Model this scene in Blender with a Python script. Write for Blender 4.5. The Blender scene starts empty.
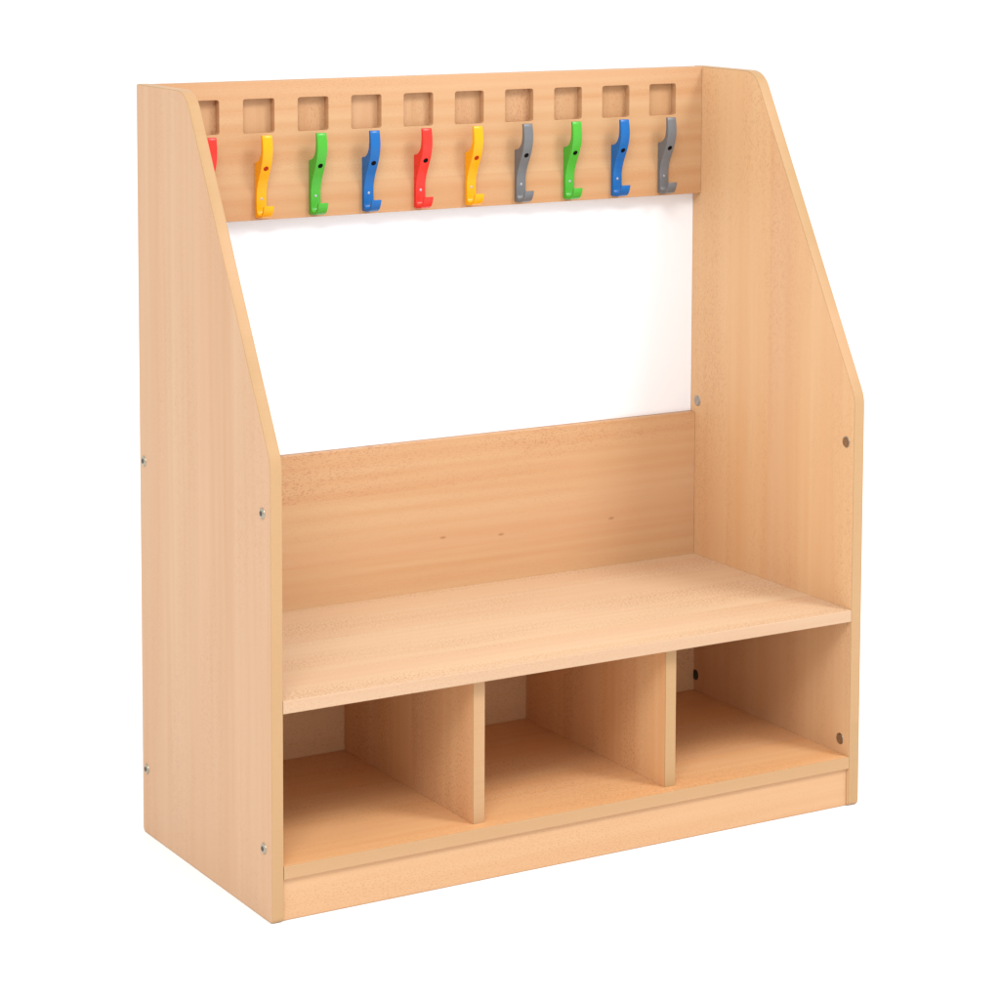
import bpy, bmesh, math, random
from mathutils import Vector, Matrix

scene = bpy.context.scene
COL = scene.collection

# ------------------------------------------------------------------ camera (shift lens, product shot)
cam_d = bpy.data.cameras.new('camera')
cam_d.sensor_fit = 'HORIZONTAL'
cam_d.sensor_width = 36.0
cam_d.lens = 36.0 * 2.75944
cam_d.shift_x = -0.01472
cam_d.shift_y = -0.33005
cam_d.clip_start = 0.05
cam_d.clip_end = 500
cam = bpy.data.objects.new('camera', cam_d)
COL.objects.link(cam)
yaw, pitch, roll = 0.537914, -0.097719, 0.003975
fwd = Vector((math.sin(yaw) * math.cos(pitch), math.cos(yaw) * math.cos(pitch), math.sin(pitch)))
rgt = Vector((math.cos(yaw), -math.sin(yaw), 0))
up = rgt.cross(fwd)
r2 = rgt * math.cos(roll) + up * math.sin(roll)
u2 = -rgt * math.sin(roll) + up * math.cos(roll)
m = Matrix((r2, u2, -fwd)).transposed().to_4x4()
m.translation = Vector((-1.69583, -3.52289, 1.48887))
cam.matrix_world = m
scene.camera = cam

# ------------------------------------------------------------------ light: white studio + two softboxes
world = bpy.data.worlds.new('World')
scene.world = world
world.use_nodes = True
bg = world.node_tree.nodes['Background']
bg.inputs['Color'].default_value = (1.0, 0.970, 0.945, 1)
bg.inputs['Strength'].default_value = 1.22


def softbox(name, loc, target, size, power, color=(1, 1, 1)):
    l = bpy.data.lights.new(name, 'AREA')
    l.shape = 'RECTANGLE'
    l.size, l.size_y = size
    l.energy = power
    l.color = color
    o = bpy.data.objects.new(name, l)
    COL.objects.link(o)
    o.location = loc
    o.rotation_euler = (Vector(target) - Vector(loc)).to_track_quat('-Z', 'Y').to_euler()
    return o


softbox('key_softbox', (2.65, -3.0, 4.6), (0.55, 0.2, 0.45), (1.2, 1.2), 138)
softbox('front_softbox', (-2.2, -3.4, 4.4), (0.6, 0.2, 0.45), (2.0, 2.0), 150)
softbox('side_softbox', (-3.2, -0.9, 1.9), (0.2, 0.2, 0.6), (1.8, 1.8), 6)

vs = scene.view_settings
vs.view_transform = 'Standard'
vs.look = 'None'
vs.exposure = 0.0
vs.gamma = 1.0
vs.use_curve_mapping = False
scene.render.engine = 'CYCLES'
scene.cycles.use_denoising = True
scene.cycles.max_bounces = 10
scene.cycles.diffuse_bounces = 6

# ------------------------------------------------------------------ materials


class N:
    """tiny node helper"""

    def __init__(self, name):
        self.mat = bpy.data.materials.new(name)
        self.mat.use_nodes = True
        self.t = self.mat.node_tree
        self.b = self.t.nodes['Principled BSDF']

    def new(self, kind, **kw):
        n = self.t.nodes.new(kind)
        for k, v in kw.items():
            setattr(n, k, v)
        return n

    def link(self, a, b):
        self.t.links.new(a, b)

    def math(self, op, a, b=None, clamp=False):
        n = self.new('ShaderNodeMath', operation=op, use_clamp=clamp)
        for i, v in enumerate((a, b)):
            if v is None:
                continue
            if isinstance(v, (int, float)):
                n.inputs[i].default_value = v
            else:
                self.link(v, n.inputs[i])
        return n.outputs[0]

    def mix(self, fac, a, b, mode='MIX'):
        n = self.new('ShaderNodeMix', data_type='RGBA', blend_type=mode)
        for s, v in ((n.inputs[0], fac), (n.inputs[6], a), (n.inputs[7], b)):
            if isinstance(v, (int, float)):
                s.default_value = v
            elif isinstance(v, tuple):
                s.default_value = (*v, 1)
            else:
                self.link(v, s)
        return n.outputs[2]

    def remap(self, v, a, b, c=0.0, d=1.0):
        n = self.new('ShaderNodeMapRange')
        self.link(v, n.inputs[0])
        for i, x in enumerate((a, b, c, d)):
            n.inputs[i + 1].default_value = x
        return n.outputs[0]

    def noise(self, vec, detail=2.0, rough=0.5, dist=0.0, scale=1.0):
        n = self.new('ShaderNodeTexNoise')
        n.inputs['Scale'].default_value = scale
        n.inputs['Detail'].default_value = detail
        n.inputs['Roughness'].default_value = rough
        n.inputs['Distortion'].default_value = dist
        self.link(vec, n.inputs['Vector'])
        return n.outputs[0]


LIGHT = (0.600, 0.376, 0.202)
DARK = (0.562, 0.296, 0.138)


def wood(name, grain, across, seed=0.0, stave=0.085, stave_amt=0.45, fleck=0.6, knots=0.0, contrast=1.0,
         light=LIGHT, dark=DARK, phase=0.0, pink_stave=None, figure=0.12):
    """beech decor: grain / across are axis letters of the object's own coordinates"""
    n = N(name)
    tc = n.new('ShaderNodeTexCoord')
    sep = n.new('ShaderNodeSeparateXYZ')
    n.link(tc.outputs['Object'], sep.inputs[0])
    g = sep.outputs['XYZ'.index(grain)]
    a = sep.outputs['XYZ'.index(across)]
    third = [c for c in 'XYZ' if c not in (grain, across)][0]
    c3 = sep.outputs['XYZ'.index(third)]

    def vec(sg, sa, off=0.0, extra=None):
        cb = n.new('ShaderNodeCombineXYZ')
        n.link(n.math('MULTIPLY', g, sg), cb.inputs[0])
        n.link(n.math('MULTIPLY', a, sa), cb.inputs[1])
        z = n.math('ADD', n.math('MULTIPLY', c3, 3.0), seed + off)
        if extra is not None:
            z = n.math('ADD', z, extra)
        n.link(z, cb.inputs[2])
        return cb.outputs[0]

    # staves of differing tone
    s = n.math('ADD', n.math('DIVIDE', a, stave), phase)
    fl = n.math('FLOOR', s)
    wn = n.new('ShaderNodeTexWhiteNoise', noise_dimensions='1D')
    n.link(n.math('ADD', fl, seed * 1.37 + 0.11), wn.inputs['W'])
    st = wn.outputs['Value']
    jump = n.math('MULTIPLY', st, 7.0)
    # broad soft bands, cathedral streaks, fine fibres
    band = n.noise(vec(0.55, 16.0, 3.1, jump), 2.0, 0.5, 0.3)
    cath = n.noise(vec(2.3, 55.0, 8.7, jump), 4.0, 0.55, 0.9)
    wav = n.new('ShaderNodeTexWave', wave_type='BANDS', bands_direction='Y', wave_profile='SIN')
    wav.inputs['Scale'].default_value = 1.0
    wav.inputs['Distortion'].default_value = 11.0
    wav.inputs['Detail'].default_value = 3.0
    wav.inputs['Detail Scale'].default_value = 0.35
    n.link(vec(1.1, 13.0, 5.5, jump), wav.inputs['Vector'])
    fib = n.noise(vec(9.0, 520.0, 1.7), 3.0, 0.6)
    f = n.math('MULTIPLY', n.math('SUBTRACT', band, 0.5), 1.5 * contrast)
    f = n.math('ADD', f, n.math('MULTIPLY', n.math('SUBTRACT', cath, 0.5), 0.85 * contrast))
    f = n.math('ADD', f, n.math('MULTIPLY', n.math('SUBTRACT', wav.outputs[1], 0.5), figure))
    f = n.math('ADD', f, n.math('MULTIPLY', n.math('SUBTRACT', fib, 0.5), 0.40))
    f = n.math('ADD', f, n.math('MULTIPLY', n.math('SUBTRACT', st, 0.5), stave_amt))
    if pink_stave is not None:               # one redder, strongly flecked stave; the others calm
        cmp_ = n.new('ShaderNodeMath', operation='COMPARE')
        n.link(fl, cmp_.inputs[0])
        cmp_.inputs[1].default_value = pink_stave
        cmp_.inputs[2].default_value = 0.5
        pk = cmp_.outputs[0]
        f = n.math('ADD', f, n.math('MULTIPLY', pk, 0.02))
    f = n.math('ADD', f, 0.42, clamp=True)
    col = n.mix(f, light, dark)
    # pinkish heart zones
    hue = n.noise(vec(0.35, 9.0, 21.0, jump), 1.0)
    col = n.mix(n.remap(hue, 0.45, 0.72, 0.0, 0.30), col, (0.565, 0.330, 0.205))
    # ray flecks
    fk = n.noise(vec(240.0, 600.0, 13.0), 1.0, 0.4)
    area = n.noise(vec(2.2, 11.0, 31.0, jump), 1.0)
    ar = n.remap(area, 0.40, 0.66, 0.12, 1.0)
    if pink_stave is not None:
        ar = n.math('MULTIPLY', n.math('ADD', ar, n.math('MULTIPLY', pk, n.remap(g, 0.1, 0.75, 0.7, -0.25))), n.math('ADD', n.math('MULTIPLY', pk, 0.85), 0.15), clamp=True)
    fm = n.math('MULTIPLY', n.remap(fk, 0.54, 0.66), ar)
    col = n.mix(n.math('MULTIPLY', fm, fleck * 0.85), col, (0.37, 0.170, 0.085))
    if knots:
        vo = n.new('ShaderNodeTexVoronoi', feature='F1', voronoi_dimensions='2D')
        vo.inputs['Scale'].default_value = 1.0
        n.link(vec(9.0, 22.0, 2.35), vo.inputs['Vector'])
        k = n.remap(vo.outputs['Distance'], 0.025, 0.070, 1.0, 0.0)
        sc_ = n.new('ShaderNodeSeparateColor')
        n.link(vo.outputs['Color'], sc_.inputs[0])
        k = n.math('MULTIPLY', k, n.math('GREATER_THAN', sc_.outputs[0], 0.86))
        col = n.mix(n.math('MULTIPLY', k, knots), col, (0.27, 0.11, 0.05))
    n.link(col, n.b.inputs['Base Color'])
    n.b.inputs['Roughness'].default_value = 0.42
    n.b.inputs['Specular IOR Level'].default_value = 0.14
    bm_ = n.new('ShaderNodeBump')
    bm_.inputs['Strength'].default_value = 0.06
    bm_.inputs['Distance'].default_value = 0.0004
    n.link(fib, bm_.inputs['Height'])
    n.link(bm_.outputs[0], n.b.inputs['Normal'])
    return n.mat


def plain(name, col, rough=0.4, metal=0.0, vary=0.04, scale=40.0, spec=0.5, coat=0.0, sss=0.0):
    n = N(name)
    tc = n.new('ShaderNodeTexCoord')
    v = n.noise(tc.outputs['Object'], 3.0, 0.6, 0.0, scale)
    lo = tuple(max(0, c * (1 - vary)) for c in col)
    hi = tuple(min(1, c * (1 + vary)) for c in col)
    n.link(n.mix(n.remap(v, 0.3, 0.7), lo, hi), n.b.inputs['Base Color'])
    n.b.inputs['Roughness'].default_value = rough
    n.b.inputs['Metallic'].default_value = metal
    n.b.inputs['Specular IOR Level'].default_value = spec
    n.b.inputs['Coat Weight'].default_value = coat
    return n.mat


EDGE_L, EDGE_D = (0.425, 0.270, 0.138), (0.385, 0.235, 0.110)
M = {
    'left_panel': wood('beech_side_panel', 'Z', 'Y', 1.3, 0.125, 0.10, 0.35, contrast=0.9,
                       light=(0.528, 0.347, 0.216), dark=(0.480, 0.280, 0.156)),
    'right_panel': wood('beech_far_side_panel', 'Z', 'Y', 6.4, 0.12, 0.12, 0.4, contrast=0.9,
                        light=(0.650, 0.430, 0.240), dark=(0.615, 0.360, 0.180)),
    'rail': wood('beech_hook_rail', 'X', 'Z', 11.7, 0.12, 0.15, 0.35, contrast=1.0, phase=0.4, figure=0.34,
                 light=(0.500, 0.312, 0.168), dark=(0.455, 0.242, 0.114)),
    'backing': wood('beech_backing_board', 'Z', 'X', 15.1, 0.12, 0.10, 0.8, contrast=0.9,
                    light=(0.490, 0.300, 0.160), dark=(0.420, 0.225, 0.105)),  # tone set darker to deepen the shade inside the rail recesses
    'back': wood('beech_back_board', 'X', 'Z', 23.2, 0.108, 0.30, 0.95, knots=0.55, contrast=1.0, phase=0.315, pink_stave=5.0, figure=0.30,
                 light=(0.550, 0.352, 0.194), dark=(0.510, 0.282, 0.138)),
    'seat': wood('beech_seat', 'X', 'Y', 31.0, 0.16, 0.25, 1.2, contrast=0.9, phase=0.3, figure=0.25,
                 light=(0.615, 0.452, 0.298), dark=(0.585, 0.388, 0.232)),
    'seat_edge': wood('beech_seat_edge', 'X', 'Z', 33.0, 0.3, 0.0, 0.5, contrast=0.7,
                      light=(0.505, 0.348, 0.228), dark=(0.450, 0.285, 0.172)),
    'shelf': wood('beech_base_shelf', 'X', 'Y', 47.0, 0.12, 0.35, 0.6, light=(0.715, 0.440, 0.225), dark=(0.665, 0.350, 0.152)),
    'divider': wood('beech_divider', 'Z', 'Y', 52.0, 0.11, 0.3, 0.8, light=(0.715, 0.440, 0.225), dark=(0.665, 0.350, 0.152)),
    'plinth': wood('beech_plinth', 'X', 'Z', 63.0, 0.3, 0.0, 0.5, contrast=0.8,
                   light=(0.540, 0.343, 0.194), dark=(0.500, 0.280, 0.140)),
    'hardboard': wood('pale_rear_panel', 'X', 'Z', 71.0, 0.4, 0.0, 0.5, contrast=0.5,
                      light=(0.72, 0.490, 0.280), dark=(0.66, 0.430, 0.232)),
    'edge_v': wood('edge_banding_upright', 'Z', 'Y', 81.0, 0.5, 0.0, 0.12, contrast=0.45, light=EDGE_L, dark=EDGE_D),
    'edge_h': wood('edge_banding_level', 'X', 'Z', 85.0, 0.5, 0.0, 0.12, contrast=0.45, light=EDGE_L, dark=EDGE_D),
    'white': plain('white_panel', (0.820, 0.860, 0.915), 0.35, 0, 0.006, 3.0),
    'floor': plain('white_studio_floor', (0.925, 0.935, 0.955), 0.8, 0, 0.0, 2.0, spec=0.1),
    'zinc': plain('zinc_bolt', (0.36, 0.33, 0.26), 0.34, 1.0, 0.2, 300.0),
    'socket': plain('dark_socket', (0.05, 0.045, 0.035), 0.5, 0.4, 0.1, 300.0),
    'nut': plain('brown_barrel_nut', (0.22, 0.13, 0.07), 0.4, 0.3, 0.15, 250.0),
    'nut_grey': plain('grey_barrel_nut', (0.36, 0.33, 0.29), 0.35, 0.6, 0.15, 250.0),
    'black': plain('black_hole_shade', (0.004, 0.004, 0.004), 0.7, 0.0, 0.1, 300.0, spec=0.05),  # black stands in for the shade inside a hook's screw hole
    'maroon': plain('dark_red_hole_shade', (0.36, 0.035, 0.006), 0.7, 0.0, 0.1, 300.0, spec=0.05),  # red tint stands in for shaded yellow plastic inside the hole
    'steel': plain('steel_screw', (0.42, 0.42, 0.46), 0.45, 0.8, 0.1, 300.0),
    'red': plain('red_plastic', (0.70, 0.030, 0.020), 0.27, 0, 0.04, 60.0, spec=0.26),
    'yellow': plain('yellow_plastic', (0.78, 0.340, 0.002), 0.27, 0, 0.03, 60.0, spec=0.26),
    'green': plain('green_plastic', (0.060, 0.36, 0.030), 0.27, 0, 0.04, 60.0, spec=0.26),
    'blue': plain('blue_plastic', (0.006, 0.110, 0.36), 0.27, 0, 0.04, 60.0, spec=0.26),
    'grey': plain('grey_plastic', (0.125, 0.130, 0.138), 0.38, 0, 0.05, 60.0),
}

# ------------------------------------------------------------------ mesh helpers


def obj(name, mesh_or_bm, mat, parent=None, loc=(0, 0, 0), smooth=False, label=None):
    if isinstance(mesh_or_bm, bmesh.types.BMesh):
        me = bpy.data.meshes.new(name)
        bmesh.ops.recalc_face_normals(mesh_or_bm, faces=mesh_or_bm.faces)
        mesh_or_bm.to_mesh(me)
        mesh_or_bm.free()
    else:
        me = mesh_or_bm
        me.name = name
    me.materials.clear()
    me.materials.append(mat)
    if smooth:
        for p in me.polygons:
            p.use_smooth = True
    o = bpy.data.objects.new(name, me)
    COL.objects.link(o)
    o.location = loc
    o.parent = parent
    if label:
        o['label'] = label
    return o


def box_bm(x0, x1, y0, y1, z0, z1, bevel=0.0, seg=2):
    bm = bmesh.new()
    bmesh.ops.create_cube(bm, size=1.0)
    for v in bm.verts:
        v.co = Vector((x0 + (v.co.x + .5) * (x1 - x0), y0 + (v.co.y + .5) * (y1 - y0), z0 + (v.co.z + .5) * (z1 - z0)))
    if bevel:
        bmesh.ops.bevel(bm, geom=list(bm.edges), offset=bevel, segments=seg, profile=0.5, affect='EDGES')
    return bm


def front_strip_bm(axis, x0, x1, y0, y1, z0, z1, r, seg=4):
    """edging strip: only its two long front edges are rounded (axis = its long direction)"""
    bm = box_bm(x0, x1, y0, y1, z0, z1)
    k = 'xyz'.index(axis)
    es = []
    for e in bm.edges:
        a, b = e.verts
        if abs(a.co[k] - b.co[k]) > 1e-6 and abs(a.co.y - y0) < 1e-6 and abs(b.co.y - y0) < 1e-6:
            es.append(e)
    bmesh.ops.bevel(bm, geom=es, offset=r, segments=seg, profile=0.5, affect='EDGES')
    return bm


def round_poly(pts, radii, step=math.radians(6)):
    """polygon with rounded corners (2D)"""
    out = []
    n = len(pts)
    for i in range(n):
        p = Vector(pts[i])
        a = (Vector(pts[i - 1]) - p).normalized()
        b = (Vector(pts[(i + 1) % n]) - p).normalized()
        r = radii[i]
        if r <= 0:
            out.append(p)
            continue
        half = a.angle(b) / 2
        tl = r / math.tan(half)
        c = p + (a + b).normalized() * (r / math.sin(half))
        s, e = p + a * tl - c, p + b * tl - c
        a0 = math.atan2(s.y, s.x)
        da = math.atan2(e.y, e.x) - a0
        while da > math.pi:
            da -= 2 * math.pi
        while da < -math.pi:
            da += 2 * math.pi
        k = max(2, int(abs(da) / step))
        for j in range(k + 1):
            t = a0 + da * j / k
            out.append(c + Vector((math.cos(t), math.sin(t))) * r)
    return out


def offset_poly(pts, d):
    """inset a counter-clockwise polygon by d"""
    out = []
    n = len(pts)
    for i in range(n):
        e1 = (pts[i] - pts[i - 1]).normalized()
        e2 = (pts[(i + 1) % n] - pts[i]).normalized()
        n1, n2 = Vector((-e1.y, e1.x)), Vector((-e2.y, e2.x))
        nn = (n1 + n2).normalized()
        out.append(pts[i] + nn * (d / max(0.3, nn.dot(n1))))
    return out


def area2(p):
    return sum(p[i - 1].x * p[i].y - p[i].x * p[i - 1].y for i in range(len(p)))


def curve_mesh(loops, half, bevel, res=2):
    """filled 2D outline (first loop, holes after it) extruded to +-half along z, with rounded rims"""
    cu = bpy.data.curves.new('tmp', 'CURVE')
    cu.dimensions = '2D'
    cu.fill_mode = 'BOTH'
    for lp in loops:
        sp = cu.splines.new('POLY')
        sp.points.add(len(lp) - 1)
        for i, p in enumerate(lp):
            sp.points[i].co = (p[0], p[1], 0, 1)
        sp.use_cyclic_u = True
    cu.extrude = half - bevel
    cu.bevel_depth = bevel
    cu.bevel_resolution = res
    cu.offset = -bevel
    o = bpy.data.objects.new('tmp', cu)
    COL.objects.link(o)
    dg = bpy.context.evaluated_depsgraph_get()
    dg.update()
    me = bpy.data.meshes.new_from_object(o.evaluated_get(dg))
    bpy.data.objects.remove(o)
    bpy.data.curves.remove(cu)
    bm = bmesh.new()
    bm.from_mesh(me)
    bpy.data.meshes.remove(me)
    bmesh.ops.remove_doubles(bm, verts=bm.verts, dist=1e-6)
    return bm


def disc_bm(profile, axis, seg=28):
    """lathe of (radius, height) pairs about axis vector at the origin"""
    bm = bmesh.new()
    rows = []
    for r, h in profile:
        if r < 1e-7:
            rows.append([bm.verts.new((0, 0, h))])
        else:
            rows.append([bm.verts.new((r * math.cos(2 * math.pi * k / seg), r * math.sin(2 * math.pi * k / seg), h))
                         for k in range(seg)])
    for A, B in zip(rows, rows[1:]):
        for k in range(seg):
            k2 = (k + 1) % seg
            if len(A) == 1 and len(B) == 1:
                continue
            if len(A) == 1:
                bm.faces.new((A[0], B[k], B[k2]))
            elif len(B) == 1:
                bm.faces.new((A[k], A[k2], B[0]))
            else:
                bm.faces.new((A[k], A[k2], B[k2], B[k]))
    q = Vector((0, 0, 1)).rotation_difference(Vector(axis))
    bmesh.ops.rotate(bm, verts=bm.verts, cent=(0, 0, 0), matrix=q.to_matrix())
    return bm


# ------------------------------------------------------------------ setting
fb = bmesh.new()
bmesh.ops.create_grid(fb, x_segments=2, y_segments=2, size=120)
floor = obj('floor', fb, M['floor'])
floor['kind'] = 'structure'

# ------------------------------------------------------------------ dimensions (metres)
W, D, H, T = 1.0727, 0.4741, 1.2, 0.0201
ZS, ZF, TS = 0.3309, 0.0838, 0.0199        # seat top, shelf top, board thickness
YU, YL, YW, YR = 0.4454, 0.4560, 0.4698, 0.4518
ZBU, ZBL = 0.9775, 0.5868
G = 0.0004                                 # joint gap
XI0, XI1 = 0.0188 + G, W - T - G                # inner faces

bench = bpy.data.objects.new('coat_bench', None)
COL.objects.link(bench)
bench['label'] = 'light beech coat bench with coloured hooks, white back panel, seat and three open compartments'
bench['category'] = 'coat bench'

# ------------------------------------------------------------------ side panels
OUT = [(0, 0), (D, 0), (D, H), (0.2885, H), (0, 0.6840)]
RAD = [0.008, 0.008, 0.004, 0.048, 0.054]


def side_panel(x0, mat, label, T):
    o = round_poly(OUT, RAD)
    if area2(o) < 0:
        o.reverse()
    ins = 0.0016
    core = offset_poly(o, ins)
    bm = bmesh.new()
    A = [bm.verts.new((x0, p.x, p.y)) for p in core]
    B = [bm.verts.new((x0 + T, p.x, p.y)) for p in core]
    bm.faces.new(A)
    bm.faces.new(B)
    n = len(A)
    for i in range(n):
        bm.faces.new((A[i], A[(i + 1) % n], B[(i + 1) % n], B[i]))
    panel = obj('side_panel', bm, mat, bench, label=label)
    # edge banding, rounded over on both sides
    r = ins
    prof = []
    for k in range(5):
        t = k / 4 * math.pi / 2
        prof.append((r - r * math.sin(t), r - r * math.cos(t)))          # (inset, x)
    prof += [(i, T - x) for i, x in reversed(prof)]
    bm = bmesh.new()
    rows = []
    for i, x in prof:
        pp = offset_poly(o, i)
        rows.append([bm.verts.new((x0 + x, p.x, p.y)) for p in pp])
    for R1, R2 in zip(rows, rows[1:]):
        for k in range(n):
            bm.faces.new((R1[k], R1[(k + 1) % n], R2[(k + 1) % n], R2[k]))
    obj('edge_banding', bm, M['edge_v'], panel, smooth=True)
    return panel


near = side_panel(0.0, M['left_panel'], 'near side panel seen from outside, with four zinc bolts', 0.0188)
far = side_panel(W - T, M['right_panel'], 'far side panel seen from inside, with round barrel nuts', T)

# bolts on the outside of both panels, barrel nuts on the inside
BOLT = [(0, 0.0026), (0.0030, 0.0028), (0.0058, 0.0025), (0.0079, 0.0013), (0.0085, 0.0), (0.0085, -0.0004)]
SOCK = [(0, 0.0032), (0.0040, 0.0032), (0.0041, 0.0022)]
NUT = [(0, 0.0007), (0.0072, 0.0007), (0.0076, 0.0010), (0.0088, 0.0010), (0.0094, 0.0003), (0.0094, -0.0003)]
NUTC = [(0, 0.0013), (0.0074, 0.0013), (0.0076, 0.0004)]


def bolt(panel, x, sgn, y, z):
    b = obj('bolt', disc_bm(BOLT, (sgn, 0, 0)), M['zinc'], panel, (x, y, z), True)
    # socket sits in the bolt's head: same sub-part level, own dark mesh
    obj('bolt_socket', disc_bm(SOCK, (sgn, 0, 0), 6), M['socket'], panel, (x, y, z))
    return b


for y, z in ((0.4570, 0.605), (0.0268, 0.605), (0.4568, 0.1065), (0.0272, 0.1067)):
    bolt(near, 0.0, -1, y, z)
    bolt(far, W, 1, y, z)
for y, z, mt in ((0.4494, 0.6078, 'nut_grey'), (0.0212, 0.6073, 'nut'), (0.0254, 0.1084, 'nut'), (0.4470, 0.1122, 'socket')):
    obj('barrel_nut', disc_bm(NUT, (-1, 0, 0)), M['nut_grey' if mt == 'nut_grey' else 'zinc'] if mt != 'socket' else M['socket'],
        far, (W - T, y, z), True)
    obj('nut_face', disc_bm(NUTC, (-1, 0, 0)), M[mt], far, (W - T, y, z))

# ------------------------------------------------------------------ hook rail with ten square recesses
NICHE_X0, PITCH, NW, NZ0, NZ1 = 0.0730, 0.0966, 0.0551, 1.1168, 1.1718
FL = 0.0142                                # depth of the recesses


def ccw(p, want=True):
    return p if (area2(p) > 0) == want else list(reversed(p))


outer = ccw(round_poly([(XI0, ZBU), (XI1, ZBU), (XI1, H - 0.0005), (XI0, H - 0.0005)], [0] * 4))
loops = [outer]
for k in range(10):
    a = NICHE_X0 + PITCH * k
    loops.append(ccw(round_poly([(a, NZ0), (a + NW, NZ0), (a + NW, NZ1), (a, NZ1)], [0.0042] * 4, math.radians(15)), False))
bm = curve_mesh(loops, FL / 2, 0.0006, 2)
for v in bm.verts:                          # curve (x, y, z) -> (x, depth, height)
    v.co = Vector((v.co.x, YU + FL / 2 - v.co.z, v.co.y))
rail = obj('hook_rail', bm, M['rail'], bench, label='upper rail with ten square recesses above the hooks')
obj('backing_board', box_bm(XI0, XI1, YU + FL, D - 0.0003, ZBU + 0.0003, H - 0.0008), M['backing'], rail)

# ------------------------------------------------------------------ boards
wp = box_bm(XI0, XI1, YW, D - 0.0005, ZBL + 0.0005, ZBU - 0.0003)
obj('white_panel', wp, M['white'], bench)
obj('back_board', box_bm(XI0, XI1, YL, D - 0.0003, ZS - TS, ZBL, 0.0006), M['back'], bench)
obj('rear_panel', box_bm(XI0, XI1, YR, YR + 0.003, ZF + 0.0003, ZS - TS - 0.0003), M['hardboard'], bench)

seat = obj('seat', box_bm(XI0, XI1, 0.0026, YL - 0.0003, ZS - TS, ZS), M['seat'], bench)
obj('front_edge', front_strip_bm('x', XI0, XI1, 0.0003, 0.0026, ZS - TS, ZS, 0.0018), M['seat_edge'], seat)
shelf = obj('base_shelf', box_bm(XI0, XI1, 0.0016, YL + 0.010, ZF - TS, ZF), M['shelf'], bench)
obj('front_edge', front_strip_bm('x', XI0, XI1, 0.0001, 0.0016, ZF - TS, ZF, 0.0012), M['edge_h'], shelf)
for xd in (0.3506, 0.7022):
    dv = obj('divider', box_bm(xd, xd + T, 0.0243, YR - 0.0005, ZF + 0.0002, ZS - TS - 0.0002), M['divider'], bench)
    obj('front_edge', front_strip_bm('z', xd, xd + T, 0.0227, 0.0243, ZF + 0.0002, ZS - TS - 0.0002, 0.0012), M['edge_v'], dv)
obj('plinth', box_bm(XI0, XI1, 0.0060, 0.0240, 0.0008, ZF - TS - 0.0006, 0.0005), M['plinth'], bench)

# ------------------------------------------------------------------ coat hooks
HW = 0.0176
PROF = [(0, 0.0005), (0.004, 0.0), (0.016, 0.0), (0.0235, 0.0012), (0.0285, 0.0042), (0.0325, 0.0098), (0.0360, 0.0205),
        (0.0315, 0.0208), (0.0285, 0.0125), (0.0250, 0.0070), (0.0195, 0.0046), (0.0135, 0.0052), (0.0100, 0.0085), (0.0085, 0.0150),
        (0.0078, 0.0270), (0.0078, 0.0390), (0.0098, 0.0490), (0.0140, 0.0600), (0.0205, 0.0720), (0.0265, 0.0840),
        (0.0303, 0.0950), (0.0322, 0.1060), (0.0322, 0.1160), (0.0308, 0.1260), (0.0292, 0.1335),
        (0.0242, 0.1332), (0.0252, 0.1200), (0.0244, 0.1090), (0.0222, 0.1005), (0.0170, 0.0938), (0.0100, 0.0898),
        (0.0030, 0.0883), (0, 0.0880)]


def smooth_profile(p):
    """one Chaikin pass that keeps the sharp ends"""
    keep = {0, len(p) - 1, 6, 7, 24, 25}
    out = []
    n = len(p)
    for i in range(n):
        a, b, c = Vector(p[i - 1]), Vector(p[i]), Vector(p[(i + 1) % n])
        if i in keep:
            out += [b + (a - b).normalized() * 0.0007, b + (c - b).normalized() * 0.0007]
        else:
            out += [b + (a - b) * 0.25, b + (c - b) * 0.25]
    return out


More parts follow.
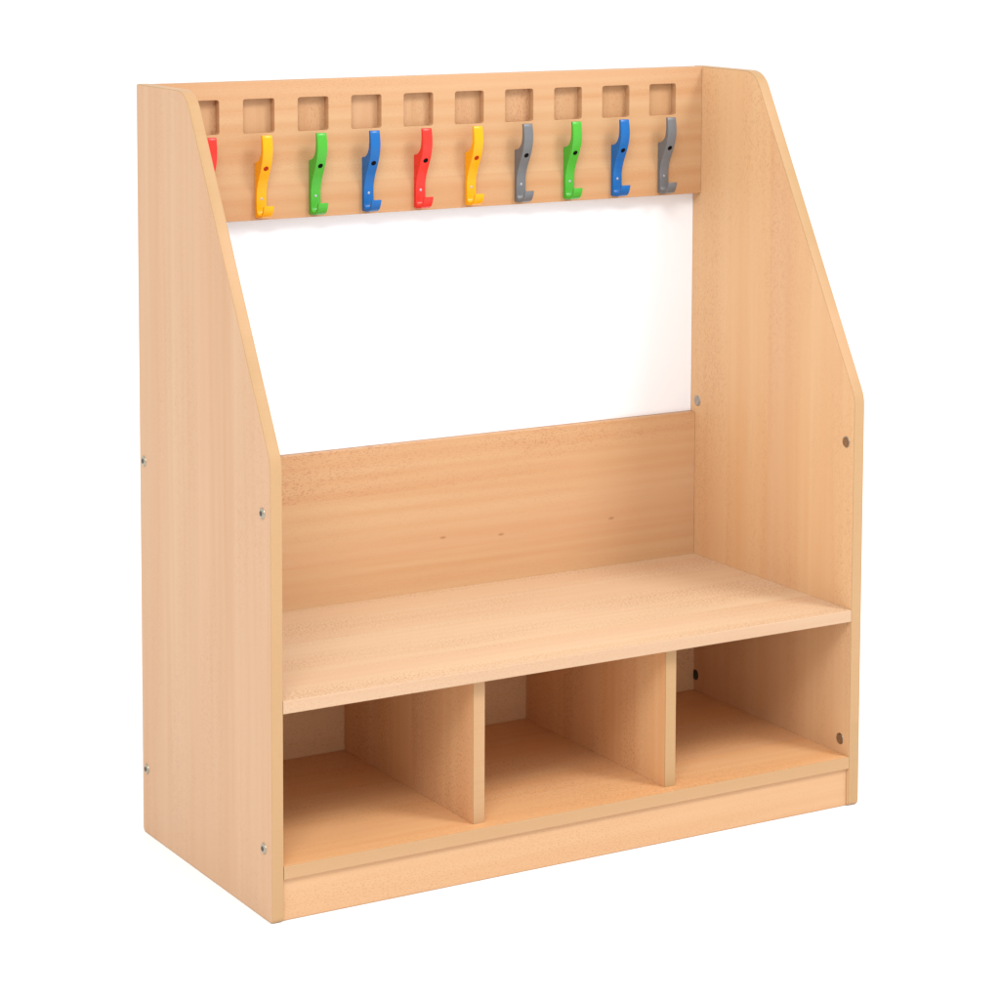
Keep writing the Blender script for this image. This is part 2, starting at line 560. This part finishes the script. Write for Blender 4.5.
hook_bm = curve_mesh([ccw(smooth_profile(PROF))], HW / 2, 0.0009, 2)
for v in hook_bm.verts:                     # (depth, height, width) -> (x, -depth, z)
    v.co = Vector((v.co.z + HW / 2, -v.co.x, v.co.y))
bmesh.ops.recalc_face_normals(hook_bm, faces=hook_bm.faces)
hook_me = bpy.data.meshes.new('coat_hook')
hook_bm.to_mesh(hook_me)
hook_bm.free()


def front_at(z):
    pts = [PROF[i] for i in range(14, 25)]
    for (d0, z0), (d1, z1) in zip(pts, pts[1:]):
        if z0 <= z <= z1:
            s = (d1 - d0) / (z1 - z0)
            return d0 + s * (z - z0), s
    return pts[0][0], 0


def screw_bm(z, r, proud):
    d, s = front_at(z)
    nrm = Vector((0, -1, -s)).normalized()
    bm = disc_bm([(0, proud), (r * 0.8, proud), (r, proud * 0.4), (r, -0.0006)], nrm, 20)
    bmesh.ops.translate(bm, verts=bm.verts, vec=Vector((HW / 2, -d, z)))
    return bm


HOOKS = [('red', 'red hook half hidden behind the near side panel'),
         ('yellow', 'yellow hook between the half hidden red one and a green one'),
         ('green', 'green hook between a yellow and a blue one'),
         ('blue', 'blue hook between a green and a red one'),
         ('red', 'red hook in full view between blue and yellow'),
         ('yellow', 'yellow hook between a red and a grey one'),
         ('grey', 'grey hook between a yellow and a green one'),
         ('green', 'green hook between a grey and a blue one'),
         ('blue', 'blue hook between a green and a grey one'),
         ('grey', 'grey hook nearest the far side panel')]
HOOK_X0 = 0.0924
for k, (c, lab) in enumerate(HOOKS):
    loc = (HOOK_X0 + 0.09645 * k, YU, 0.9822)
    h = obj('coat_hook', hook_me.copy(), M[c], bench, loc, label=lab)
    obj('upper_hole_shade', screw_bm(0.0800, 0.0044, 0.0003), M['maroon' if c == 'yellow' else 'black'], h)  # flat dark disc painted as the hole's shade, no recess is cut
    obj('screw_collar', screw_bm(0.0800, 0.0054, 0.00012), M[c], h)
    obj('lower_screw', screw_bm(0.0300, 0.0022, 0.0004), M['steel'], h)
    for o in h.children:
        o.location = (0, 0, 0)
